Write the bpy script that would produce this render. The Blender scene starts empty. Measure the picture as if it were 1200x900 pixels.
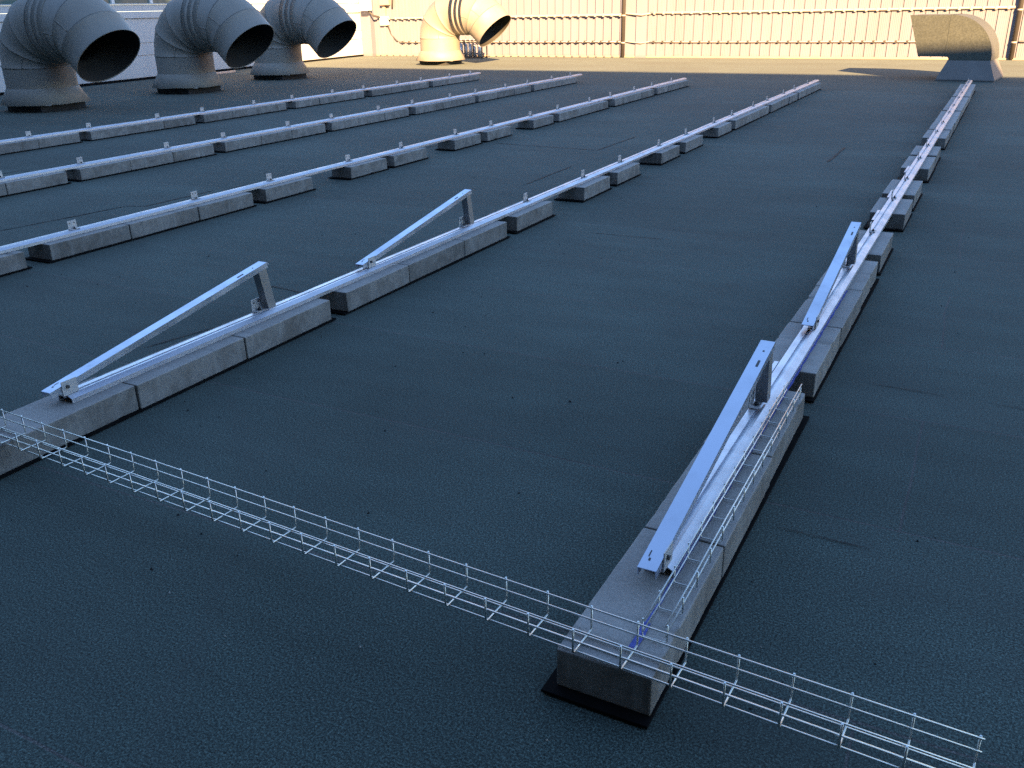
import bpy, bmesh, math, random
from mathutils import Vector, Matrix, noise as mnoise
random.seed(7)
sc = bpy.context.scene
COL = sc.collection
R = math.radians

# ------------------------------------------------------------------ materials
class NT:
    def __init__(s, name):
        s.m = bpy.data.materials.new(name); s.m.use_nodes = True
        s.t = s.m.node_tree; s.t.nodes.clear()
        s.out = s.n('ShaderNodeOutputMaterial'); s.b = s.n('ShaderNodeBsdfPrincipled')
        s.l(s.b.outputs[0], s.out.inputs[0])
    def n(s, typ, **kw):
        nd = s.t.nodes.new(typ)
        for k, v in kw.items(): setattr(nd, k, v)
        return nd
    def l(s, a, b): s.t.links.new(a, b)
    def val(s, sock, v):
        if isinstance(v, (int, float)): sock.default_value = v
        elif isinstance(v, tuple): sock.default_value = v if len(v) == 4 or sock.type != 'RGBA' else (*v, 1)
        else: s.l(v, sock)
    def coord(s, kind='Object'): return s.n('ShaderNodeTexCoord').outputs[kind]
    def mapping(s, vec, scale=(1, 1, 1), loc=(0, 0, 0)):
        m = s.n('ShaderNodeMapping'); s.l(vec, m.inputs[0]); m.inputs['Scale'].default_value = scale; m.inputs['Location'].default_value = loc
        return m.outputs[0]
    def noise(s, vec, scale, detail=4, rough=.55, dist=0.0):
        x = s.n('ShaderNodeTexNoise'); s.l(vec, x.inputs['Vector'])
        x.inputs['Scale'].default_value = scale; x.inputs['Detail'].default_value = detail
        x.inputs['Roughness'].default_value = rough; x.inputs['Distortion'].default_value = dist
        return x.outputs['Fac']
    def ramp(s, fac, stops):
        r = s.n('ShaderNodeValToRGB'); s.l(fac, r.inputs[0]); e = r.color_ramp.elements
        while len(e) < len(stops): e.new(.5)
        for i, (p, c) in enumerate(stops):
            e[i].position = p; e[i].color = (c, c, c, 1) if isinstance(c, (int, float)) else (*c, 1)
        return r.outputs[0]
    def mix(s, fac, a, b, mode='MIX'):
        m = s.n('ShaderNodeMix', data_type='RGBA', blend_type=mode)
        s.val(m.inputs[0], fac); s.val(m.inputs[6], a); s.val(m.inputs[7], b)
        return m.outputs[2]
    def math(s, op, a, b=0.0):
        m = s.n('ShaderNodeMath', operation=op); s.val(m.inputs[0], a); s.val(m.inputs[1], b); return m.outputs[0]
    def bump(s, h, strength, dist=.01, prev=None):
        b = s.n('ShaderNodeBump'); s.l(h, b.inputs['Height']); b.inputs['Strength'].default_value = strength; b.inputs['Distance'].default_value = dist
        if prev is not None: s.l(prev, b.inputs['Normal'])
        return b.outputs[0]
    def set(s, color=None, rough=None, metal=None, spec=None, normal=None):
        if color is not None: s.val(s.b.inputs['Base Color'], color)
        if rough is not None: s.val(s.b.inputs['Roughness'], rough)
        if metal is not None: s.val(s.b.inputs['Metallic'], metal)
        if spec is not None: s.val(s.b.inputs['Specular IOR Level'], spec)
        if normal is not None: s.l(normal, s.b.inputs['Normal'])
        return s.m

def mat_felt():
    s = NT('mineral_felt'); c = s.coord()
    br = s.n('ShaderNodeTexBrick'); br.offset = .37; br.offset_frequency = 2; br.squash = 1
    wob = s.n('ShaderNodeTexNoise'); s.l(c, wob.inputs['Vector']); wob.inputs['Scale'].default_value = .9; wob.inputs['Detail'].default_value = 3
    add = s.n('ShaderNodeVectorMath', operation='MULTIPLY_ADD'); s.l(wob.outputs['Color'], add.inputs[0]); add.inputs[1].default_value = (.10, .05, 0); s.l(c, add.inputs[2])
    s.l(add.outputs[0], br.inputs['Vector'])
    br.inputs['Scale'].default_value = 1; br.inputs['Brick Width'].default_value = 400; br.inputs['Row Height'].default_value = .93
    br.inputs['Mortar Size'].default_value = .005; br.inputs['Mortar Smooth'].default_value = .4
    br.inputs['Color1'].default_value = (.049, .075, .070, 1); br.inputs['Color2'].default_value = (.063, .094, .088, 1); br.inputs['Mortar'].default_value = (.09, .09, .09, 1)
    big = s.noise(c, .55, 4, .6, .4)
    col = s.mix(1.0, br.outputs['Color'], s.ramp(big, [(.3, .80), (.7, 1.16)]), 'MULTIPLY')
    mid = s.noise(s.mapping(c, (.5, 2.2, 1)), 2.2, 5, .65)
    col = s.mix(1.0, col, s.ramp(mid, [(.3, .86), (.72, 1.12)]), 'MULTIPLY')
    gr = s.noise(c, 165, 4, .9)
    col = s.mix(1.0, col, s.ramp(gr, [(.38, .12), (.5, .88), (.62, 2.9)]), 'MULTIPLY')
    g2 = s.noise(c, 85, 3, .75)
    col = s.mix(1.0, col, s.ramp(g2, [(.34, .80), (.66, 1.18)]), 'MULTIPLY')
    # scattered dark bitumen spots and scuffs
    v = s.n('ShaderNodeTexVoronoi', feature='F1'); s.l(c, v.inputs['Vector']); v.inputs['Scale'].default_value = 3.1
    sp = s.ramp(v.outputs['Distance'], [(.0, 1.0), (.035, 1.0), (.06, 0.0)])
    spn = s.ramp(s.noise(c, .8, 2), [(.58, 0.0), (.66, .75)])
    col = s.mix(s.math('MULTIPLY', sp, spn), col, (.02, .021, .022))
    lf = s.ramp(s.noise(c, 9, 6, .75), [(.64, 0.0), (.78, .35)])
    col = s.mix(lf, col, (.17, .175, .165))
    # laps between rolls, dark only here and there
    br2 = s.math('MULTIPLY', br.outputs['Fac'], s.ramp(s.noise(c, 1.3, 4, .7), [(.50, .0), (.70, .55)]))
    col = s.mix(br2, col, (.025, .026, .028))
    ring = s.ramp(s.noise(c, .42, 3, .5, .6), [(.50, 0.0), (.535, .20), (.55, .05), (.70, .14)])
    col = s.mix(ring, col, (.06, .068, .068))
    h = s.math('ADD', s.math('MULTIPLY', gr, .8), s.math('MULTIPLY', g2, .15))
    n1 = s.bump(h, .2, .002)
    n2 = s.bump(s.math('SUBTRACT', s.noise(c, 1.1, 3, .5), s.math('MULTIPLY', br.outputs['Fac'], .15)), .25, .012, n1)
    s.b.inputs['Sheen Weight'].default_value = .06; s.b.inputs['Sheen Roughness'].default_value = .55
    return s.set(col, .9, 0, .28, n2)

def mat_concrete():
    s = NT('cast_concrete'); g = s.coord()
    oi = s.n('ShaderNodeObjectInfo')
    off = s.n('ShaderNodeVectorMath', operation='MULTIPLY_ADD'); s.l(oi.outputs['Location'], off.inputs[0]); off.inputs[1].default_value = (3.1, 2.3, 1); s.l(g, off.inputs[2])
    c = off.outputs[0]
    base = s.mix(s.ramp(s.noise(c, 8, 7, .72, .5), [(.3, 0.0), (.68, 1.0)]), (.20, .186, .172), (.37, .355, .338))
    base = s.mix(s.ramp(s.noise(c, 3.2, 5, .7, .8), [(.48, 0.0), (.66, .62)]), base, (.155, .138, .12))
    streak = s.noise(s.mapping(c, (9, 9, .9)), 3, 4, .6)
    base = s.mix(s.ramp(streak, [(.55, 0.0), (.72, .42)]), base, (.43, .42, .40))
    val = s.math('MULTIPLY_ADD', oi.outputs['Random'], .26); val.node.inputs[2].default_value = .86
    base = s.mix(1.0, base, val, 'MULTIPLY')
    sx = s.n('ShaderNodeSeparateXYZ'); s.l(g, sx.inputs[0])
    base = s.mix(s.ramp(s.math('MULTIPLY', sx.outputs[2], 8.0), [(.885, 0.0), (.905, .5)]), base, (.56, .54, .525))     # lighter top face
    fine = s.noise(c, 120, 3, .7)
    base = s.mix(1.0, base, s.ramp(fine, [(.3, .84), (.7, 1.1)]), 'MULTIPLY')
    v = s.n('ShaderNodeTexVoronoi'); s.l(c, v.inputs['Vector']); v.inputs['Scale'].default_value = 38
    pit = s.ramp(v.outputs['Distance'], [(.08, 1.0), (.15, 0.0)])
    pm = s.math('MULTIPLY', pit, s.ramp(s.noise(c, 6, 2), [(.52, 0.0), (.62, .6)]))
    base = s.mix(pm, base, (.09, .085, .08))
    n = s.bump(s.math('SUBTRACT', s.math('ADD', fine, s.noise(c, 18, 4)), pm), .35, .004)
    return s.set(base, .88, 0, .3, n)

def mat_alu(name, col=(.80, .82, .85), rough=.34, metal=1.0):
    s = NT(name); c = s.coord()
    br = s.noise(s.mapping(c, (60, .25, 60)), 5, 3, .6)
    dirt = s.noise(c, 5, 5, .7)
    colr = s.mix(s.ramp(dirt, [(.45, 0.0), (.75, .35)]), col, tuple(x * .72 for x in col))
    rr = s.math('ADD', s.math('MULTIPLY', br, .14), rough - .06)
    rr = s.math('ADD', rr, s.math('MULTIPLY', s.ramp(dirt, [(.4, 0.0), (.75, .18)]), 1.0))
    return s.set(colr, rr, metal, .5)

def mat_galv(name, c1=(.30, .31, .31), c2=(.48, .49, .49), rough=.42, metal=.85):
    s = NT(name); c = s.coord()
    v = s.n('ShaderNodeTexVoronoi'); s.l(c, v.inputs['Vector']); v.inputs['Scale'].default_value = 45
    spang = s.n('ShaderNodeSeparateColor'); s.l(v.outputs['Color'], spang.inputs[0])
    f = s.math('ADD', s.math('MULTIPLY', spang.outputs[0], .16), s.math('MULTIPLY', s.noise(c, 2.2, 5, .6), .8))
    col = s.mix(f, c1, c2)
    return s.set(col, s.math('ADD', s.math('MULTIPLY', spang.outputs[1], .12), rough - .06), metal, .5, s.bump(s.noise(c, 3, 2), .15, .03))

def mat_duct():
    s = NT('weathered_grey_sheet_metal'); c = s.coord()
    f = s.noise(c, 2.6, 6, .65, .4)
    col = s.mix(f, (.235, .218, .193), (.335, .315, .282))
    st = s.noise(s.mapping(c, (5, 5, .7)), 2.2, 4, .6)
    col = s.mix(s.ramp(st, [(.55, 0.0), (.75, .35)]), col, (.36, .34, .305))
    col = s.mix(s.ramp(s.noise(c, 30, 4, .7), [(.6, 0.0), (.75, .3)]), col, (.17, .165, .155))
    return s.set(col, s.math('ADD', s.math('MULTIPLY', f, .2),   .44), .05, .42, s.bump(s.noise(c, 2.2, 3), .14, .04))

def mat_plain(name, col, rough=.6, metal=0.0, var=.12, scale=6, spec=.4, bump=.1):
    s = NT(name); c = s.coord()
    f = s.noise(c, scale, 5, .65)
    cc = s.mix(1.0, col, s.ramp(f, [(.25, 1 - var), (.75, 1 + var)]), 'MULTIPLY')
    return s.set(cc, rough, metal, spec, s.bump(s.noise(c, scale * 8, 3), bump, .003))

def mat_panel(name, col, dirtcol, rough=.5):
    s = NT(name); c = s.coord()
    f = s.noise(s.mapping(c, (1, 1, .25)), 1.6, 5, .6)
    cc = s.mix(s.ramp(f, [(.4, 0.0), (.8, .35)]), col, dirtcol)
    sx = s.n('ShaderNodeSeparateXYZ'); s.l(c, sx.inputs[0])
    g = s.math('ADD', sx.outputs[2], s.math('MULTIPLY', s.noise(c, 5, 4, .7), .22))
    cc = s.mix(s.ramp(g, [(.10, .55), (.22, 0.0)]), cc, dirtcol)          # splash dirt at the foot of the sheets
    return s.set(cc, rough, 0, .35, s.bump(s.noise(c, 3, 2), .06, .02))

def mat_glass():
    s = NT('window_glass'); return s.set((.10, .16, .15), .06, 0, .6)

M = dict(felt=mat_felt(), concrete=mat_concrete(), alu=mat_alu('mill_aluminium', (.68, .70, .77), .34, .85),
         beam=mat_alu('bracket_aluminium', (.62, .69, .84), .32), zinc=mat_alu('zinc_plated_steel', (.36, .365, .38), .42, .9),
         wire=mat_alu('galvanised_wire', (.74, .77, .76), .28, 1.0), bolt=mat_plain('dark_steel_bolt', (.10, .10, .105), .5, .8),
         clip=mat_plain('zinc_plate_bracket', (.62, .62, .64), .5, .35, .1, 20),
         duct=mat_duct(), hood=mat_galv('galvanised_sheet', (.165, .185, .168), (.20, .222, .20), .42, .75), skirt=mat_plain('grey_sheet_skirt', (.19, .187, .185), .6, .1, .15, 4), rubber=mat_plain('black_rubber', (.008, .008, .009), .95, 0, .3, 10, .08),
         lining=mat_plain('shade_painted_duct_inside', (.035, .033, .03), .7, 0, .2, 3), black=mat_plain('black_inside', (.02, .02, .021), .8), curb=mat_plain('bitumen_curb', (.045, .047, .05), .85, 0, .25, 4),  # lining colour darkened to stand in for shade inside the duct mouths
         wallR=mat_panel('cream_wall_sheet', (.20, .208, .27), (.145, .14, .142)), wallL=mat_panel('white_side_panel', (.70, .70, .71), (.48, .48, .48)),
         white=mat_plain('white_painted_metal', (.80, .79, .77), .45, 0, .05), pipe=mat_plain('brown_grey_downpipe', (.06, .054, .052), .5, 0, .15),
         conduit=mat_plain('grey_conduit', (.42, .38, .35), .5, .1, .1), chalk=mat_plain('blue_chalk', (.12, .15, .50), .9, 0, .5, 60),
         seam=mat_plain('open_bitumen_lap', (.007, .0075, .008), .7, 0, .3, 20), glass=mat_glass(), dark=mat_plain('dark_frame_steel', (.05, .05, .055), .45, .5),
         silver=mat_plain('silver_vessel', (.62, .62, .62), .35, .4), stone=mat_plain('grey_render', (.07, .068, .066), .85, 0, .15, 1.5),
         grit=mat_plain('bitumen_crumb', (.025, .026, .028), .8), pale=mat_plain('pale_chip', (.55, .55, .53), .7), tan=mat_plain('tan_housing', (.42, .33, .24), .6))

# ------------------------------------------------------------------ helpers
def link(name, me, mat, parent=None, loc=None):
    o = bpy.data.objects.new(name, me); COL.objects.link(o)
    if mat is not None and not me.materials:
        for m in (mat if isinstance(mat, (list, tuple)) else [mat]): me.materials.append(m)
    if parent is not None: o.parent = parent
    if loc is not None: o.location = loc
    return o
def tag(o, label=None, cat=None, group=None, kind=None):
    if label: o['label'] = label
    if cat: o['category'] = cat
    if group: o['group'] = group
    if kind: o['kind'] = kind
    return o
def thing(name, label, cat, loc=(0, 0, 0), rz=0, group=None):
    o = bpy.data.objects.new(name, None); COL.objects.link(o); o.location = loc; o.rotation_euler = (0, 0, rz); o.empty_display_size = .1
    return tag(o, label, cat, group)

class MB:
    def __init__(s): s.bm = bmesh.new()
    def box(s, x0, x1, y0, y1, z0, z1, bev=0, mi=0):
        vs = [s.bm.verts.new((x, y, z)) for x in (x0, x1) for y in (y0, y1) for z in (z0, z1)]
        fs = [s.bm.faces.new([vs[i] for i in f]) for f in ((0, 1, 3, 2), (4, 6, 7, 5), (0, 4, 5, 1), (2, 3, 7, 6), (0, 2, 6, 4), (1, 5, 7, 3))]
        for f in fs: f.material_index = mi
        if bev:
            es = list({e for f in fs for e in f.edges})
            bmesh.ops.bevel(s.bm, geom=es, offset=bev, segments=2, affect='EDGES', profile=.6)
        return s
    def prism(s, pts, axis_fn, cap=True, mi=0, smooth=False):
        """pts: closed 2-D outline, axis_fn(p, t) -> 3-D for t in 0,1"""
        a = [s.bm.verts.new(axis_fn(p, 0)) for p in pts]; b = [s.bm.verts.new(axis_fn(p, 1)) for p in pts]
        n = len(pts)
        for i in range(n):
            f = s.bm.faces.new((a[i], a[(i + 1) % n], b[(i + 1) % n], b[i])); f.material_index = mi; f.smooth = smooth
        if cap:
            f = s.bm.faces.new(a[::-1]); f.material_index = mi; f = s.bm.faces.new(b); f.material_index = mi
        return s
    def tube(s, pts, r, n=8, cap=True, mi=0):
        pts = [Vector(p) for p in pts]; rings = []
        up = Vector((0, 0, 1)); prev = None
        for i, p in enumerate(pts):
            d = (pts[min(i + 1, len(pts) - 1)] - pts[max(i - 1, 0)]).normalized()
            if prev is None:
                u = d.cross(up if abs(d.z) < .9 else Vector((1, 0, 0))).normalized()
            else: u = (prev - d * prev.dot(d)).normalized()
            prev = u; v = d.cross(u)
            rings.append([s.bm.verts.new(p + (u * math.cos(2 * math.pi * k / n) + v * math.sin(2 * math.pi * k / n)) * r) for k in range(n)])
        for a, b in zip(rings, rings[1:]):
            for k in range(n):
                f = s.bm.faces.new((a[k], a[(k + 1) % n], b[(k + 1) % n], b[k])); f.smooth = True; f.material_index = mi
        if cap: s.bm.faces.new(rings[0][::-1]); s.bm.faces.new(rings[-1])
        return s
    def loft(s, rings, smooth=True, closed=True, mi=0):
        rv = [[s.bm.verts.new(p) for p in ring] for ring in rings]
        n = len(rings[0])
        for a, b in zip(rv, rv[1:]):
            for k in range(n if closed else n - 1):
                f = s.bm.faces.new((a[k], a[(k + 1) % n], b[(k + 1) % n], b[k])); f.smooth = smooth; f.material_index = mi
        return rv
    def mesh(s, name='m'):
        bmesh.ops.recalc_face_normals(s.bm, faces=s.bm.faces[:])
        me = bpy.data.meshes.new(name); s.bm.to_mesh(me); s.bm.free(); return me
    def build(s, name, mat, parent=None, loc=None): return link(name, s.mesh(name), mat, parent, loc)

ORD = ['first', 'second', 'third', 'fourth', 'fifth', 'sixth', 'seventh', 'eighth', 'ninth', 'tenth', 'eleventh', 'twelfth', 'thirteenth', 'fourteenth', 'fifteenth',
       'sixteenth', 'seventeenth', 'eighteenth', 'nineteenth', 'twentieth', 'twenty-first', 'twenty-second', 'twenty-third']

# ------------------------------------------------------------------ the roof
mb = MB(); mb.box(-60, 60, -60, 60, -.30, 0)
roof = mb.build('flat_roof', M['felt']); tag(roof, kind='structure')
def seam(pts, w):
    """an open lap in the felt: a thin ragged sliver of bare bitumen"""
    b = MB(); P = []
    for (x0, y0), (x1, y1) in zip(pts, pts[1:]):
        n = max(3, int(math.hypot(x1 - x0, y1 - y0) / .05))
        P += [(x0 + (x1 - x0) * i / n, y0 + (y1 - y0) * i / n) for i in range(n)]
    P.append(pts[-1]); L = []; Rr = []
    for i, (x, y) in enumerate(P):
        a = P[max(i - 1, 0)]; c = P[min(i + 1, len(P) - 1)]; d = Vector((c[0] - a[0], c[1] - a[1])).normalized(); nn = Vector((-d.y, d.x))
        ww = w * 1.05 * (.35 + .9 * abs(mnoise.noise((x * 3.1, y * 3.1, 0))) + .25 * random.random()) * (.3 if i in (0, len(P) - 1) else 1)
        j = .004 * mnoise.noise((x * 5, y * 5, 3.3))
        L.append((x + nn.x * (ww + j), y + nn.y * (ww + j), .004)); Rr.append((x - nn.x * (ww - j), y - nn.y * (ww - j), .004))
    b.loft([L, Rr], False, False)
    return b.build('lap_seam', M['seam'], roof)
for pts, w in [([(-3.93, 7.81), (-3.94, 8.93)], .014), ([(-5.55, 10.2), (-4.12, 10.08)], .010), ([(-4.12, 10.08), (-4.10, 11.35)], .014), ([(-7.0, 4.4), (-6.83, 5.52), (-6.66, 5.58), (-6.63, 6.4)], .012),
               ([(-6.4, 6.85), (-6.33, 8.3)], .014), ([(-6.55, 6.55), (-6.45, 7.2)], .010), ([(-6.2, 9.5), (-6.1, 10.9)], .012), ([(-1.49, 10.14), (-1.48, 11.26)], .016), ([(-3.72, 2.95), (-3.62, 3.35)], .008),
               ([(-3.58, 3.5), (-3.52, 3.95)], .010), ([(-3.9, 4.1), (-3.5, 4.05)], .008), ([(-9.75, 5.9), (-9.6, 6.45), (-9.1, 6.5)], .010), ([(-.30, 4.02), (.02, 4.0)], .003), ([(-.42, 2.62), (-.12, 2.62)], .003),
               ([(-2.6, 6.2), (-2.0, 6.22)], .004), ([(.2, 4.0), (.55, 3.98)], .003)]:
    seam(pts, w)

# ------------------------------------------------------------------ rows of ballast blocks
XR = {1: lambda y: -10.97, 2: lambda y: -8.33, 3: lambda y: -5.70, 4: lambda y: -3.09 + .002 * y, 5: lambda y: -.512 + .0072 * y}
W, H = .25, .12
GROUPS = {
 1: [[6.33, 7.03, 7.70, 8.33], [8.50, 9.13, 9.80, 10.42], [10.60, 11.23, 11.90, 12.54], [12.79, 13.45, 14.12, 14.82], [15.08, 15.76, 16.44, 17.16], [17.34, 18.0, 18.68, 19.38]],
 2: [[4.10, 4.76, 5.41, 6.09], [6.24, 6.89, 7.50, 8.14], [8.33, 8.98, 9.57, 10.28], [10.43, 11.07, 11.74, 12.40], [12.60, 13.22, 13.90, 14.57], [14.67, 15.4, 16.1, 16.83], [16.98, 17.65, 18.35, 19.1]],
 3: [[2.2, 2.9, 3.72], [3.91, 4.60, 5.30, 5.94], [6.11, 6.77], [7.37, 8.01], [8.15, 8.81], [9.44, 10.08], [10.24, 10.89], [11.57, 12.25], [12.44, 13.14, 13.75, 14.41], [14.69, 15.35, 16.02, 16.70], [16.89, 17.55, 18.2, 18.87]],
 4: [[1.70, 2.37, 3.03, 3.70], [3.84, 4.48, 5.17, 5.79], [5.96, 6.60], [7.23, 7.86], [8.04, 8.66], [9.33, 9.95], [10.18, 10.85], [11.56, 12.22], [12.39, 13.08, 13.64, 14.37], [14.51, 15.18, 15.86, 16.55], [16.68, 17.35, 18.05, 18.79]],
 5: [[1.614, 2.245, 2.87, 3.49], [3.71, 4.36, 5.04, 5.70], [5.86, 6.51], [7.13, 7.73], [7.91, 8.61], [9.26, 10.02], [10.12, 10.78], [11.45, 12.2], [12.28, 12.95, 13.65, 14.35], [14.45, 15.1, 15.85, 16.5], [16.62, 17.4, 18.2, 19.05]]}
ROW = {1: 'leftmost row', 2: 'second row from the left', 3: 'middle row', 4: 'second row from the right', 5: 'rightmost row'}
def block_mesh(L, seed):
    rnd = random.Random(seed); bm = bmesh.new()
    bmesh.ops.create_cube(bm, size=1)
    for v in bm.verts: v.co = Vector((v.co.x * W, v.co.y * L, (v.co.z + .5) * (H - .006)))
    bmesh.ops.bevel(bm, geom=bm.edges[:], offset=.0045, segments=2, affect='EDGES', profile=.5)
    long_e = [e for e in bm.edges if abs(e.verts[0].co.y - e.verts[1].co.y) > L * .5]
    bmesh.ops.subdivide_edges(bm, edges=long_e, cuts=22, use_grid_fill=True)
    for v in bm.verts:
        p = v.co * 14 + Vector((seed * 3.7, 0, 0)); n = mnoise.noise(p)
        amp = .0014 + (.009 * min(1, (n - .40) * 5) if n > .40 else 0)
        c = Vector((0, v.co.y, H / 2)); d = (c - v.co).normalized()
        v.co += d * abs(n) * amp
    for f in bm.faces: f.smooth = False
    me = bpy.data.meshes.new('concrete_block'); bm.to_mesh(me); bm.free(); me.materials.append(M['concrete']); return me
def endword(i, n, row):
    if row in (4, 5): return (ORD[i] + ' from the near end') if i < n / 2 else (ORD[n - 1 - i] + ' from the far end')
    return (ORD[i] + ' from the photo\'s left edge') if i < n / 2 else (ORD[n - 1 - i] + ' from the far end')
sd = 0
for r, groups in GROUPS.items():
    tot = sum(len(g) - 1 for g in groups); i = 0
    for gi, g in enumerate(groups):
        yc = (g[0] + g[-1]) / 2
        m = MB(); L = g[-1] - g[0]
        m.box(-W / 2 - .024, W / 2 + .009, -L / 2 - .03, L / 2 + .03, 0.0045, .0135, .002)
        o = m.build('rubber_mat', M['rubber'], None, (XR[r](yc) - W / 2 + random.uniform(-.004, .004), yc, 0)); o.rotation_euler.z = random.uniform(-.006, .006) + (.0072 if r == 5 else 0) * -1
        kind = 'under the lone block' if len(g) == 2 else 'under the run of three blocks'
        if len(g) == 3: kind = 'under the pair of blocks'
        ew = endword(gi, len(groups), r).replace('the photo\'s left edge', 'photo left').replace('the ', '')
        tag(o, f'black rubber mat {kind.replace("the ", "")}, {ew}, {ROW[r].replace("from the", "from")}', 'rubber mat', 'rubber mats under the concrete blocks')
        for k in range(len(g) - 1):
            y0, y1 = g[k], g[k + 1]; Lb = (y1 - y0) - .006; sd += 1
            jx, jr = random.uniform(-.005, .005), random.uniform(-.008, .008)
            o = link('concrete_block', block_mesh(Lb, sd), None, None, (XR[r]((y0 + y1) / 2) - W / 2 + jx, (y0 + y1) / 2, .0135 - .0065 + .0065)); o.rotation_euler.z = jr - (.0072 if r == 5 else 0)
            alone = 'lone grey' if len(g) == 2 else 'grey'
            lab = f'{alone} concrete block, {endword(i, tot, r)} of the {ROW[r]}'
            if r == 5 and i == 0: lab = 'nearest grey concrete block, its dark end facing the camera under the wire tray crossing'
            if r == 4 and i == 0: lab = 'grey concrete block at the photo\'s left edge under the wire tray'
            tag(o, lab, 'concrete block', 'concrete ballast blocks under the rails'); i += 1

# ------------------------------------------------------------------ rails
ZB = H + .0085                                   # top of the blocks
RX = lambda r, y: XR[r](y) - .125
RAIL = {1: (5.9, 19.62), 2: (3.8, 19.62), 3: (2.0, 18.98), 4: (2.12, 19.05), 5: (2.03, 19.6)}
PROF = [(-.043, 0), (-.043, .016), (-.036, .0315), (-.0075, .033), (-.0065, .022), (.0065, .022), (.0075, .033), (.0165, .033), (.043, .020), (.043, 0),
        (.040, 0), (.040, .018), (.0160, .030), (.0105, .030), (.0095, .019), (-.0095, .019), (-.0105, .030), (-.034, .0285), (-.040, .0145), (-.040, 0)]
LOW = [2.12 + 2.115 * k for k in range(9)]
def clip_meshes():
    m = MB(); m.box(-.0018, .0018, -.036, .036, 0, .062, .0006); m.box(.0018, .036, -.036, .036, 0, .0035)
    plate = m.mesh('plate')
    m = MB()
    for yy in (-.017, .017):
        m.tube([(.0015, yy, .044), (.0026, yy, .044)], .0052, 10)
    holes = m.mesh('hole')
    m = MB(); m.tube([(.019, 0, .0035), (.019, 0, .0055)], .012, 12); m.tube([(.019, 0, .0055), (.019, 0, .013)], .0075, 6); m.tube([(.019, 0, .013), (.019, 0, .019)], .0042, 8)
    bolt = m.mesh('bolt')
    return plate, holes, bolt
PL, HO, BO = clip_meshes()
RLAB = {1: 'long aluminium rail farthest left, running past the grey ducts', 2: 'long aluminium rail, second from the left, on concrete blocks', 3: 'long aluminium rail in the middle of the five rows',
        4: 'long aluminium rail, second from the right, carrying two tilted brackets over the tray\'s left end', 5: 'long aluminium rail farthest right, running to the square hood'}
rails = {}
for r, (y0, y1) in RAIL.items():
    t = thing('mounting_rail', RLAB[r], 'rail', (RX(r, y0), y0, ZB), 0, 'aluminium rails on the blocks'); rails[r] = t
    m = MB(); seg = 12
    dx = RX(r, y1) - RX(r, y0)
    m.prism(PROF, lambda p, k: (p[0] + dx * k, (y1 - y0) * k, p[1]))
    m.build('channel', M['alu'], t)
    # splice plates beside the channel
    for k, ly in enumerate(LOW):
        for a, b in ((ly + .42, ly + .78), (ly + 1.3, ly + 1.62)):
            if r in (4, 5) and y0 + .1 < a and b < y1 - .3 and a < 9:
                fx = RX(r, a) - RX(r, y0)
                m = MB(); m.box(fx - .062, fx - .0435, a - y0, b - y0, .001, .019, .001); m.build('splice_plate', M['alu'], t)
    for ly in LOW:
        for cy in (ly + (.02 if r in (1, 2) else 0) + .14 * (r in (1,)), ly + 1.19 + .14 * (r in (1,))):
            if cy < y0 + .04 or cy > y1 - .2: continue
            if cy < 5.6 and r in (4, 5): continue            # those hold the tilted brackets
            jy = random.uniform(-.03, .03)
            c = link('angle_clip', PL, M['clip'], t, (RX(r, cy) - RX(r, y0) - .016, cy + jy - y0, .0335)); c.rotation_euler = (random.uniform(-.01, .01), random.uniform(-.05, .03), random.uniform(-.05, .05))
            link('hole', HO, M['bolt'], c); link('bolt', BO, M['bolt'], c)

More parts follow.
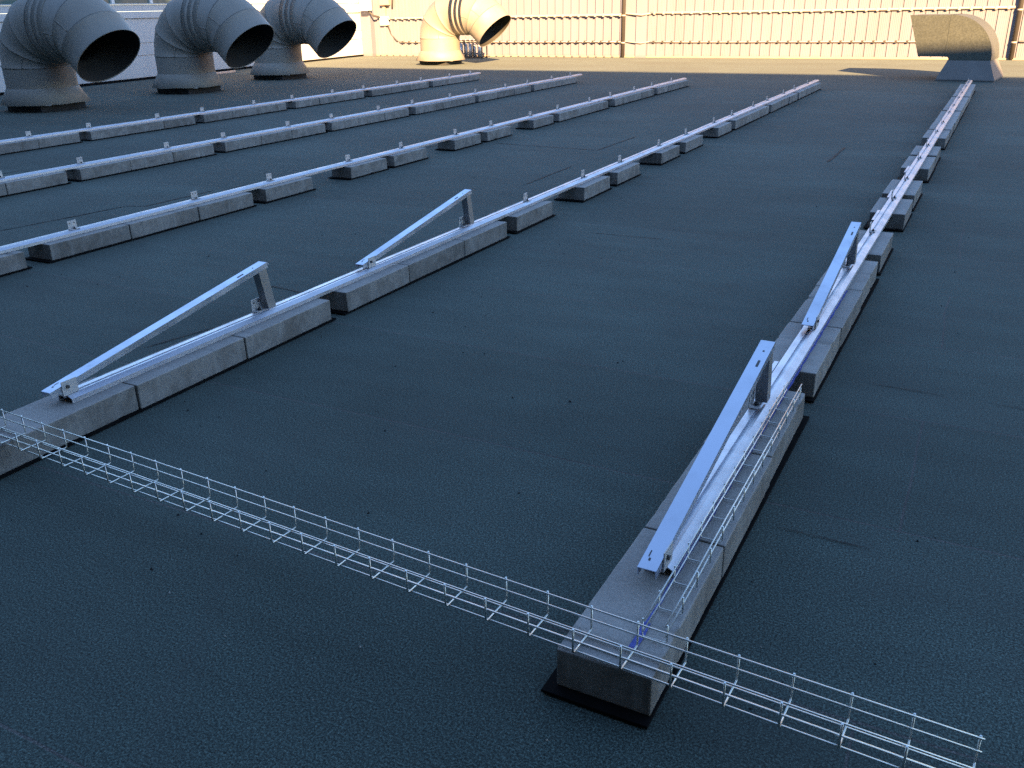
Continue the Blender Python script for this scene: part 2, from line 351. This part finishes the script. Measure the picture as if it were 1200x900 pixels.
# ------------------------------------------------------------------ tilted brackets
def bracket(label, r, ylow, loc):
    L, a = 1.335, R(9.2); x = RX(r, ylow) - (.005 if r == 5 else .012)
    t = thing('tilt_bracket', label, 'bracket', (x, ylow, ZB + .033), -.0072 if r == 5 else 0, 'tilted brackets on the two right rails')
    wdt, th, lip = .027, .003, .028
    zl = .036
    def P(u, w): return (u * math.cos(a) - w * math.sin(a) - .06, u * math.sin(a) + w * math.cos(a) + zl)   # (y, z)
    m = MB()
    # C-section beam, open underneath
    sect = [(-wdt, -lip), (-wdt, 0), (wdt, 0), (wdt, -lip), (wdt - th, -lip), (wdt - th, -th), (-wdt + th, -th), (-wdt + th, -lip)]
    m.prism(sect, lambda p, k: (p[0], *P(L * k, p[1])))
    beam = m.build('beam', M['beam'], t)
    def slot(u0, u1, x0, w):
        m = MB()
        q = [(x0 - w, *P(u0, .0012)), (x0 + w, *P(u0, .0012)), (x0 + w, *P(u1, .0012)), (x0 - w, *P(u1, .0012))]
        m.bm.faces.new([m.bm.verts.new(v) for v in q])
        m.build('slot', M['bolt'], beam)
    slot(L - .085, L - .078, .003, .004); slot(L - .20, L - .155, .006, .0045); slot(.035, .045, -.006, .003); slot(.05, .075, -.012, .0016)
    # rear leg, a C-section square to the beam
    ytop, ztop = P(L - .012, -.003); ybot, zbot = ytop + .045, .004
    yl, zl2 = ytop - .047, ztop - .012
    m = MB(); w2 = wdt - th - .001
    dp = .056; c = [(-w2, -dp), (w2, -dp), (w2, 0), (w2 - th, 0), (w2 - th, -dp + th), (-w2 + th, -dp + th), (-w2 + th, 0), (-w2, 0)]
    def leg(p, k):
        y, z = (ytop + .002, ztop - .001) if k == 0 else (ybot, zbot)
        return (p[0], y + p[1], z + (p[1] * .165 - .005 if k == 0 else 0))
    m.prism(c, leg)
    m.build('rear_leg', M['zinc'], t)
    m = MB()   # folded top corner
    q0 = P(L, 0); q1 = P(L, -.012)
    m.prism([(0, 0), (.010, -.004), (.013, -.016), (.009, -.016), (.007, -.008), (0, -.004)], lambda p, k: (-wdt + 2 * wdt * k, q0[0] + p[0], q0[1] + p[1]))
    m.build('corner_fold', M['beam'], t)
    # angle clips at foot and heel
    for yy, sx, dz in ((.03, 1, 0), (ybot - .12, -1, 0)):
        c = link('angle_clip', PL, M['clip'], t, (.0295 if sx > 0 else -.030, yy + (0 if sx > 0 else .03), .0005))
        if sx > 0: c.rotation_euler.z = math.pi; c.location.x = .0298
        link('bolt', BO, M['bolt'], c)
        if sx < 0: link('hole', HO, M['bolt'], c)
        else:
            m = MB(); m.tube([(-.002, .012, .036), (-.009, .012, .036)], .0075, 8); m.build('bolt', M['bolt'], c)
    return t
bracket('tilted aluminium bracket at the left, nearest on the second rail from the right', 4, 2.11, None)
bracket('tilted aluminium bracket near the picture centre, farther one on its rail', 4, 4.22, None)
bracket('large tilted aluminium bracket beside the short wire tray on the rightmost rail', 5, 2.00, None)
bracket('tilted aluminium bracket beyond the short wire tray on the rightmost rail', 5, 4.19, None)

# ------------------------------------------------------------------ wire trays
def tray(label, origin, rz, n, first, pitch, length, w, h, mid, bottoms, rw, skip_first=False):
    t = thing('wire_cable_tray', label, 'cable tray', origin, rz, 'wire mesh cable trays')
    z0 = rw * 3
    ub = [(-w / 2, z0 + h), (-w / 2, z0 + rw * 2), (-w / 2 + rw * 2, z0), (w / 2 - rw * 2, z0), (w / 2, z0 + rw * 2), (w / 2, z0 + h)]
    m = MB(); m.tube([(0, a, b) for a, b in ub], rw, 6); cw = m.mesh('cross_wire')
    for i in range(n):
        link('cross_wire', cw, M['wire'], t, (first + i * pitch, 0, 0))
    lw = []
    for s_ in (-1, 1):
        lw += [(s_ * (w / 2 - rw * 1.9) , z0 + h - rw), (s_ * (w / 2 - rw * 1.9), z0 + mid)]
    lw += [(b, z0 - rw * 1.9) for b in bottoms]
    for (a, b) in lw:
        m = MB()
        m.tube([(.006, a, b), (length * .33, a + .0008, b - .0006), (length * .66, a - .0008, b + .0006), (length, a, b)], rw * .95, 6); m.build('long_wire', M['wire'], t)
    return t
# the long tray lies across the near ends of two rows (y falls to the right)
P0 = Vector((.20, 1.664)); P1 = Vector((-3.09, 1.842)); d = P1 - P0; rz = math.atan2(d.y, d.x)
nrm = Vector((-math.sin(rz), math.cos(rz)))          # points to the camera side
o0 = P0 + nrm * .052
tray('long galvanised wire tray crossing the roof over the near ends of two block rows', (o0.x, o0.y, ZB + .001), rz, 31, .014, .12565, 3.82, .104, .073, .036, (-.030, 0, .034), .0027)
tray('short galvanised wire tray lying lengthwise beside the rightmost rail', (-.537, 1.735, ZB + .001), R(90) - .004, 14, .012, .1257, 1.69, .064, .054, .020, (), .0023)

# blue chalk marks on the near blocks of the rightmost row
m = MB()
for k in range(60):
    ya = 1.70 + k * .055; yb = ya + .055
    xa = RX(5, ya) + .047 + .002 * math.sin(k * 2.1); xb = RX(5, yb) + .047 + .002 * math.sin((k + 1) * 2.1); wd = .0035 + (.006 if k < 2 else 0) + .002 * random.random()
    m.bm.faces.new([m.bm.verts.new(v) for v in ((xa - wd, ya, ZB + .0012), (xa + wd, ya, ZB + .0012), (xb + wd, yb, ZB + .0012), (xb - wd, yb, ZB + .0012))])
o = m.build('chalk_line', M['chalk']); tag(o, 'blue chalk line on the concrete along the rightmost rail', 'chalk line')

# ------------------------------------------------------------------ round gooseneck ducts
def duct(label, x, y, rz=0, lap=.5):
    t = thing('gooseneck_duct', label, 'roof vent', (x, y, 0), rz, 'round gooseneck roof ducts')
    N = 56; r0 = .60; Rc = .70; zb = .74
    m = MB(); m.box(-.47, .47, -.47, .47, 0, .22, .01); m.build('curb', M['curb'], t)
    # flared skirt with an open lap
    def ring(rad, z, jit=0): return [(rad * math.cos(2 * math.pi * k / N) * (1 + jit * mnoise.noise((k * .3, z, x))), rad * math.sin(2 * math.pi * k / N) * (1 + jit * mnoise.noise((k * .3, z + 5, x))), z + jit * .6 * mnoise.noise((k * .25, x, 2))) for k in range(N)]
    m = MB(); m.loft([ring(.755, .13, .02), ring(.762, .135, .02), ring(.635, .35), ring(.612, .40), ring(r0 + .004, .405)]); sk = m.build('skirt', M['duct'], t)
    a0 = R(-38)
    m = MB(); pts = []
    for da, zz, rr in ((0, .125, .762), (.13, .118, .772), (.13, .37, .612), (0, .37, .612)):
        pts.append((rr * math.cos(a0 + da), rr * math.sin(a0 + da), zz))
    b = [m.bm.verts.new(p) for p in pts]; c = [m.bm.verts.new((p[0] * .985, p[1] * .985, p[2])) for p in pts]
    m.bm.faces.new(b); m.bm.faces.new(c[::-1])
    for i in range(4): m.bm.faces.new((b[i], b[(i + 1) % 4], c[(i + 1) % 4], c[i]))
    m.build('lap_strip', M['duct'], sk)
    S = .42
    def sect(th, rad, ext=0):
        sh = S if th >= R(89.9) else 0
        ce = Vector((Rc + sh - Rc * math.cos(th), 0, zb + Rc * math.sin(th))); u = Vector((-math.cos(th), 0, math.sin(th))); tan = Vector((math.sin(th), 0, math.cos(th)))
        ce = ce + tan * ext
        return [tuple(ce + u * rad * math.cos(2 * math.pi * k / N) + Vector((0, 1, 0)) * rad * math.sin(2 * math.pi * k / N)) for k in range(N)]
    ths = [0, R(30), R(60), R(89.5), R(112), R(135)]
    # vertical stub
    m = MB(); m.loft([sect(0, r0, .39 - zb), sect(0, r0)]); st = m.build('stub', M['duct'], t)
    for i in range(len(ths) - 1):
        a, b_ = ths[i], ths[i + 1]; m = MB()
        # each gore bulges a little at its lap joint
        e = R(.9)
        mid = [sect(R(89.8), r0), sect(R(90), r0)] if a < R(90) < b_ else [sect((a + b_) / 2, r0)]
        m.loft([sect(a + .0, r0 - .006), sect(a + e * .5, r0 - .006), sect(a + e, r0 + .012), sect(a + 2 * e, r0 + .002)] + mid + [sect(b_ - e * .3, r0), sect(b_, r0 + .002)])
        m.build('elbow_gore', M['duct'], t)
    for ext in (-.29, -.13):
        m = MB(); th = R(90)
        m.loft([sect(th, r0, ext - .034), sect(th, r0 + .010, ext - .02), sect(th, r0 + .016, ext), sect(th, r0 + .010, ext + .02), sect(th, r0, ext + .034)]); m.build('standing_ring', M['duct'], t)
    m = MB(); th = ths[-1]
    rv = m.loft([sect(th, r0 - .014), sect(th, r0 - .014, .008), sect(th, r0 + .016, .014), sect(th, r0 + .004, .034), sect(th, r0 + .006, .42), sect(th, r0 + .010, .425), sect(th, r0 - .004, .425), sect(th, r0 - .010, .03)])
    mo = m.build('mouth_collar', M['duct'], t)
    m = MB(); m.loft([sect(th, r0 - .012, .418), sect(th, r0 - .024, .0), sect(R(112), r0 - .024), sect(R(90), r0 - .024), sect(R(89.4), r0 - .024), sect(R(70), r0 - .024), sect(R(40), r0 - .024)])
    bmv = m.bm; bmv.verts.ensure_lookup_table(); bmv.faces.new(bmv.verts[-N:])
    m.build('lining', M['lining'], mo)
    # lengthwise sheet seams on the near flank
    for (ta, tb, ph) in ((R(2), R(27), R(-118)), (R(90), R(111), R(-100)), (R(113), R(134), R(-75))):
        m = MB()
        q = []
        for j in range(7):
            thj = ta + (tb - ta) * j / 6
            ce = Vector((Rc + (S if thj > R(89.9) else 0) - Rc * math.cos(thj), 0, zb + Rc * math.sin(thj))); u = Vector((-math.cos(thj), 0, math.sin(thj)))
            q.append(tuple(ce + (u * math.cos(ph) + Vector((0, 1, 0)) * math.sin(ph)) * (r0 + .004)))
        m.tube(q, .008, 6); m.build('sheet_seam', M['duct'], t)
    return t
duct('grey gooseneck duct farthest left and nearest, its dark mouth facing right', -15.62, 11.3)
duct('grey gooseneck duct between the nearest one and the one by the sunlit strip', -15.78, 14.95)
duct('grey gooseneck duct in shade at the edge of the sunlit strip', -16.45, 18.7)
duct('sunlit gooseneck duct beside the ribbed back wall', -15.3, 24.7)

# ------------------------------------------------------------------ square galvanised hood
t = thing('square_hood', 'square galvanised gooseneck hood at the far end of the rightmost rail', 'roof vent', (-.57, 22.0, 0), -R(6))
m = MB()
def rr(hx, hy, z, cx=0): return [(cx - hx, -hy, z), (cx + hx, -hy, z), (cx + hx, hy, z), (cx - hx, hy, z)]
m.loft([rr(.54, .71, 0), rr(.55, .72, .03), rr(.545, .715, .05), rr(.41, .60, .36), rr(.40, .585, .40)], smooth=False); m.build('flared_skirt', M['skirt'], t)
m = MB(); hy = .58; bx, zc = -.44, .42     # bend centre
ri, ro = .05, .85
ang = [i * R(90) / 14 for i in range(15)]
rings = [[(bx + ri, -hy, .40), (bx + ro, -hy, .40), (bx + ro, hy, .40), (bx + ri, hy, .40)]]
for a in ang:
    rings.append([(bx + ri * math.cos(a), -hy, zc + ri * math.sin(a)), (bx + ro * math.cos(a), -hy, zc + ro * math.sin(a) * 1.0), (bx + ro * math.cos(a), hy, zc + ro * math.sin(a)), (bx + ri * math.cos(a), hy, zc + ri * math.sin(a))])
m.loft(rings, smooth=False); m.build('elbow', M['hood'], t)
m = MB(); x1 = bx - .003
m.loft([[(x1 + .02, -hy - .006, zc + ri - .004), (x1 + .02, -hy - .006, zc + ro + .005), (x1 + .02, hy + .006, zc + ro + .005), (x1 + .02, hy + .006, zc + ri - .004)],
        [(x1 - .02, -hy - .006, zc + ri - .006), (x1 - .02, -hy - .006, zc + ro + .005), (x1 - .02, hy + .006, zc + ro + .005), (x1 - .02, hy + .006, zc + ri - .006)]], smooth=False)
m.build('standing_seam', M['hood'], t)
m = MB()
def mo(xa, xb, g): return [(xa, -hy + g, zc + ri + g), (xb, -hy + g, zc + ro - g), (xb, hy - g, zc + ro - g), (xa, hy - g, zc + ri + g)]
m.loft([mo(x1, x1, 0), mo(x1 - .54, x1 - .80, 0), mo(x1 - .535, x1 - .795, .012), mo(x1, x1, .012)], smooth=False); o = m.build('mouth_duct', M['hood'], t)
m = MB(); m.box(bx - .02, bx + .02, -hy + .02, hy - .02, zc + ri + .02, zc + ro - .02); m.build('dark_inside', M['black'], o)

# ------------------------------------------------------------------ back wall
YW = 28.95
HWALL = 5.2
def wall_profile(x0, x1, pitch, kind):
    pts = []; x = x0
    while x < x1 - 1e-6:
        if kind == 'groove':     # flat cassettes with a deep narrow joint and shallow micro ribs
            w = pitch
            for a, d in ((0, .0), (.006, .028), (.020, .028), (.026, 0)): pts.append((x + a, d))
            for q in (.26, .42, .58, .74, .90): pts += [(x + w * q - .010, 0), (x + w * q - .004, .004), (x + w * q + .004, .004), (x + w * q + .010, 0)]
        else:                    # trapezoid ribs
            for a, d in ((0, 0), (.05, 0), (.07, -.06), (.14, -.06), (.16, 0), (.215, 0), (.22, .004), (.228, .004), (.233, 0)): pts.append((x + a, d))
        x += pitch
    pts.append((x1, 0)); return pts
def wall_sheet(name, x0, x1, pitch, kind, parent):
    b = MB(); pts = wall_profile(x0, x1, pitch, kind)
    b.loft([[(x, YW + d, .02) for x, d in pts], [(x, YW + d, HWALL) for x, d in pts]], False, False)
    return b.build(name, M['wallR'], parent)
t = thing('ribbed_wall', 'tall cream ribbed metal wall along the far end of the roof, sunlit', 'wall', (0, 0, 0))
wall_sheet('ribbed_cladding', -20.9, -10.95, .2865, 'trap', t)
wall_sheet('joint_cladding', -10.2, 14.0, .2985, 'groove', t)
m = MB(); m.box(-10.94, -10.55, YW - .02, YW + .2, 0, HWALL); m.box(-10.55, -10.2, YW - .07, YW + .2, 0, HWALL); m.build('flat_pilaster', M['wallR'], t)
m = MB(); m.box(-21.2, -20.72, YW - .25, YW + .2, 0, HWALL); m.build('corner_trim', M['wallR'], t)
m = MB(); m.box(-21.4, 14, YW + .06, YW + .35, 0, HWALL + .05); m.build('core', M['stone'], t)
m = MB(); m.box(-20.7, 14, YW - .03, YW + .01, .004, .05); m.build('foot_flashing', M['tan'], t)

def pipe(x, label):
    t = thing('downpipe', label, 'downpipe', (x, YW - .09, 0), 0, 'downpipes on the back wall')
    m = MB(); m.tube([(0, 0, .02), (0, 0, HWALL)], .062, 14); m.build('tube', M['pipe'], t)
    m = MB()
    m.tube([(0, 0, -.02), (0, 0, .02)], .072, 14); m.box(-.03, .03, .065, .09, -.02, .02); me = m.mesh('bracket')
    for z in (.45, 1.26, 2.6, 3.9): link('bracket', me, M['conduit'], t, (0, 0, z))
pipe(-10.97, 'brown grey downpipe left of the white pilaster on the back wall')
pipe(.17, 'brown grey downpipe behind the square hood at the right')
def conduit(x0, x1, z, rad, pitch, label):
    t = thing('conduit', label, 'conduit', (x0, YW - (.11 if x0 < -11 else .05), z), 0, 'conduits along the back wall')
    m = MB(); n = max(4, int((x1 - x0) / .6)); P = [((x1 - x0) * i / n, .004 * math.sin(i * 2.3), .006 * mnoise.noise((i * .7, z, x0))) for i in range(n + 1)]
    m.tube(P, rad, 8); m.build('tube', M['conduit'], t)
    m = MB(); x = pitch * .5
    m.box(-.03, .03, -rad - .008, (.11 if x0 < -11 else .05), -rad - .012, rad + .012); me = m.mesh('saddle')
    while x < x1 - x0: link('saddle', me, M['pipe'] if rad < .03 else M['conduit'], t, (x, 0, 0)); x += pitch
conduit(-10.1, .05, 1.32, .034, .2985, 'upper grey conduit crossing the right part of the back wall')
conduit(-10.1, -1.4, .47, .020, .2985, 'lower thin conduit crossing the right part of the back wall')
conduit(-20.1, -11.05, 1.28, .032, .2865, 'upper grey conduit crossing the ribbed part behind the sunlit duct')
conduit(-19.6, -11.05, .48, .020, .2865, 'lower thin conduit crossing the ribbed part behind the sunlit duct')
conduit(.3, 6, .47, .024, .6, 'pale conduit beside the downpipe at the right')
for (z, rad, lab) in ((1.30, .030, 'upper bent conduit bridging the white pilaster'), (.47, .02, 'lower bent conduit bridging the white pilaster')):
    m = MB(); m.tube([(-11.05, YW - .05, z), (-10.9, YW - .06, z + .02), (-10.6, YW - .10, z - .01), (-10.35, YW - .12, z - .03), (-10.15, YW - .06, z), (-10.08, YW - .05, z + .01)], rad, 8)
    o = m.build('bent_conduit', M['conduit']); tag(o, lab, 'conduit', 'bent conduits at the pilaster')
# small fittings in the back left corner
t = thing('junction_box', 'small white junction box at the back left corner, conduits meeting it', 'junction box', (-20.2, YW - .02, 1.05))
m = MB(); m.box(-.16, .16, -.14, 0, 0, .30, .012); m.build('body', M['white'], t)
m = MB(); m.box(-.05, .05, -.06, 0, .30, .62); m.build('cable_duct', M['tan'], t)
t = thing('floodlight', 'white floodlight on an arm high in the back left corner', 'floodlight', (-20.62, YW - .45, 1.5))
m = MB(); m.box(-.22, .10, -.2, .1, .05, .5, .03); m.build('housing', M['white'], t)
m = MB(); m.tube([(.0, 0, .05), (.12, .1, -.12), (.3, .35, -.2)], .035, 8); m.build('arm', M['pipe'], t)
t = thing('alarm_box', 'tan box with dark front above the junction box in the corner', 'alarm box', (-20.1, YW - .02, 1.72))
m = MB(); m.box(-.2, .2, -.18, 0, 0, .42, .02); m.build('body', M['tan'], t)
m = MB(); m.tube([(.26, -.05, -.1), (.30, -.06, .2), (.38, -.05, .45)], .03, 8); m.build('pipe', M['pipe'], t)
m = MB(); m.tube([(-20.1, YW - .05, 1.05), (-19.95, YW - .05, .72), (-19.75, YW - .05, .52), (-19.6, YW - .05, .49)], .02, 8)
o = m.build('drop_conduit', M['pipe']); tag(o, 'thin conduit sloping down from the corner junction box', 'conduit')
# pipe manifold behind the sunlit duct
t = thing('pipe_manifold', 'silver pipe manifold in a black frame behind the sunlit duct', 'manifold', (-16.05, 27.9, 0))
m = MB()
for x in (-.5, -.17, .17, .5): m.box(x - .015, x + .015, -.18, -.15, 0, .56); m.box(x - .015, x + .015, .15, .18, 0, .56)
for z in (.04, .50, .56): m.box(-.53, .53, -.185, -.15, z - .015, z + .015); m.box(-.53, .53, .15, .185, z - .015, z + .015)
m.build('frame', M['dark'], t)
for x in (-.38, -.2, -.03, .12, .34):
    m = MB(); m.tube([(x, -.02, .02), (x, -.02, .48)], .065, 14); m.tube([(x, -.02, .48), (x, -.02, .60)], .022, 8); m.build('vessel', M['silver'], t)

# ------------------------------------------------------------------ left wall
A = Vector((-19.55, 13.05)); Bv = Vector((-21.25, 29.6)); dv = (Bv - A).normalized(); ang_l = math.atan2(dv.y, dv.x) - math.pi / 2
st = A - dv * 14
t = thing('side_wall', 'white boarded side wall with a clerestory behind the grey ducts', 'wall', (st.x, st.y, 0), ang_l)
Ls = (Bv - st).length
m = MB()
for z0, z1, off in ((.06, .585, 0), (.605, .885, .004), (.905, 1.485, 0)):
    m.box(-.2, off, 0, Ls, z0, z1, .004)
m.box(-.22, -.03, 0, Ls, 0, 1.5)
m.build('boarding', M['wallL'], t)
m = MB(); m.box(-.03, .045, 0, Ls, 1.50, 1.66, .006); m.box(-.03, .03, 0, Ls, 1.665, 1.82, .006); m.box(-.25, .06, 0, Ls, 1.825, 1.85, .004); m.build('fascia', M['wallL'], t)
m = MB(); m.box(-.03, .03, 0, Ls, .005, .055); m.build('foot_strip', M['rubber'], t)
m = MB()
k = 0
while k * 1.35 < Ls - 8:
    y = .4 + k * 1.35; k += 1
    m.box(-.22, -.12, y - .05, y + .05, 1.852, 3.2)
m.box(-.24, -.10, 0, Ls, 3.2, 3.6); m.build('clerestory_frame', M['white'], t)
m = MB(); m.box(-.19, -.17, 0, Ls - 8, 1.852, 3.2); m.build('pane', M['glass'], t)
m = MB(); m.box(-.2, -.06, Ls - 7.9, Ls, 1.852, 3.6); m.build('upper_boarding', M['wallL'], t)
# lengths of aluminium lying by the side wall
t = thing('spare_rail', 'spare aluminium length lying on the roof at the side wall\'s foot', 'rail', (-19.3, 17.3, .0), R(4))
m = MB(); m.box(-.03, .03, 0, 3.0, .005, .06, .003); m.build('channel', M['alu'], t)

# ------------------------------------------------------------------ building behind the viewer that shades the roof
t = thing('tall_building', 'tall dark grey rendered building behind the camera that shades the roof', 'building', (0, -2.2, 0))
HB = (22.7 + 2.12) * .53
m = MB(); m.box(-26, 50, -12, 0, .006, HB - .25); m.build('wall', M['stone'], t)
m = MB(); m.box(-26.1, 50.1, -12.1, .08, HB - .248, HB, .02); m.build('parapet', M['stone'], t)

# ------------------------------------------------------------------ crumbs lying on the felt
def crumbs(name, n, mat, smin, smax, seed, area):
    rnd = random.Random(seed); bm = bmesh.new()
    for i in range(n):
        x = rnd.uniform(*area[0]); y = area[1][0] + (area[1][1] - area[1][0]) * rnd.random() ** 1.6
        if mnoise.noise((x * .9, y * .9, seed)) < -.05 and rnd.random() < .75: continue
        s = rnd.uniform(smin, smax); a = rnd.random() * 6.28
        vs = []
        for k in range(5):
            q = a + k * 1.2566; rr_ = s * rnd.uniform(.6, 1.1); vs.append(bm.verts.new((x + rr_ * math.cos(q) * rnd.uniform(1, 1.6), y + rr_ * math.sin(q), .0)))
        top = bm.verts.new((x, y, s * rnd.uniform(.3, .8) + .004))
        for k in range(5): bm.faces.new((vs[k], vs[(k + 1) % 5], top))
    me = bpy.data.meshes.new(name); bm.to_mesh(me); bm.free(); o = link(name, me, mat); tag(o, kind='stuff'); return o
crumbs('bitumen_grit', 200, M['grit'], .002, .0065, 3, ((-6, 2.0), (1.2, 8)))
crumbs('pale_grit', 50, M['pale'], .0015, .004, 5, ((-5, 2.0), (1.2, 7)))

# ------------------------------------------------------------------ camera, light
cam = bpy.data.cameras.new('camera'); co = bpy.data.objects.new('camera', cam); COL.objects.link(co)
f, a, b = None, Vector((590, 455, 0)), Vector((-2150, 398, 0))
f = math.sqrt(-(a.x * b.x + a.y * b.y))
Yx = Vector((a.x, a.y, -f)).normalized(); Xx = -Vector((b.x, b.y, -f)).normalized(); Zx = Xx.cross(Yx)
Rm = Matrix((Xx, Yx, Zx))
co.matrix_world = Matrix.Translation((0, 0, 1.6)) @ Rm.to_4x4()
cam.sensor_width = 36; cam.lens = f / 1200 * 36; cam.clip_end = 500; cam.clip_start = .02
sc.camera = co

SUN_EL = R(23.4); tx, ty = -.576, .818            # the light travels this way
sd_ = Vector((tx * math.cos(SUN_EL), ty * math.cos(SUN_EL), -math.sin(SUN_EL)))
sun = bpy.data.lights.new('sun', 'SUN'); so = bpy.data.objects.new('sun', sun); COL.objects.link(so)
sun.energy = 5.0; sun.angle = R(.53); sun.color = (1.0, .60, .26)
so.rotation_euler = sd_.to_track_quat('-Z', 'Y').to_euler(); so.location = (20, -30, 30)
w = bpy.data.worlds.new('World'); sc.world = w; w.use_nodes = True; nt = w.node_tree; nt.nodes.clear()
sky = nt.nodes.new('ShaderNodeTexSky'); sky.sky_type = 'NISHITA'; sky.sun_disc = False; sky.sun_elevation = SUN_EL
sky.sun_rotation = math.atan2(-tx, -ty); sky.air_density = 1.0; sky.dust_density = .05; sky.ozone_density = 3.0
bg = nt.nodes.new('ShaderNodeBackground'); bg.inputs[1].default_value = .066
wo = nt.nodes.new('ShaderNodeOutputWorld'); hs = nt.nodes.new('ShaderNodeHueSaturation'); hs.inputs['Saturation'].default_value = .97; nt.links.new(sky.outputs[0], hs.inputs['Color']); nt.links.new(hs.outputs[0], bg.inputs[0]); nt.links.new(bg.outputs[0], wo.inputs[0])

vs = sc.view_settings; sc.display_settings.display_device = 'sRGB'
vs.view_transform = 'Standard'; vs.look = 'None'; vs.exposure = 2.62; vs.gamma = 1; vs.use_curve_mapping = False
sc.render.engine = 'CYCLES'; sc.cycles.use_denoising = False; sc.cycles.max_bounces = 4
sc.cycles.use_adaptive_sampling = False; sc.cycles.caustics_reflective = False; sc.cycles.caustics_refractive = False
sc.cycles.sample_clamp_indirect = .6; sc.cycles.blur_glossy = 1.0
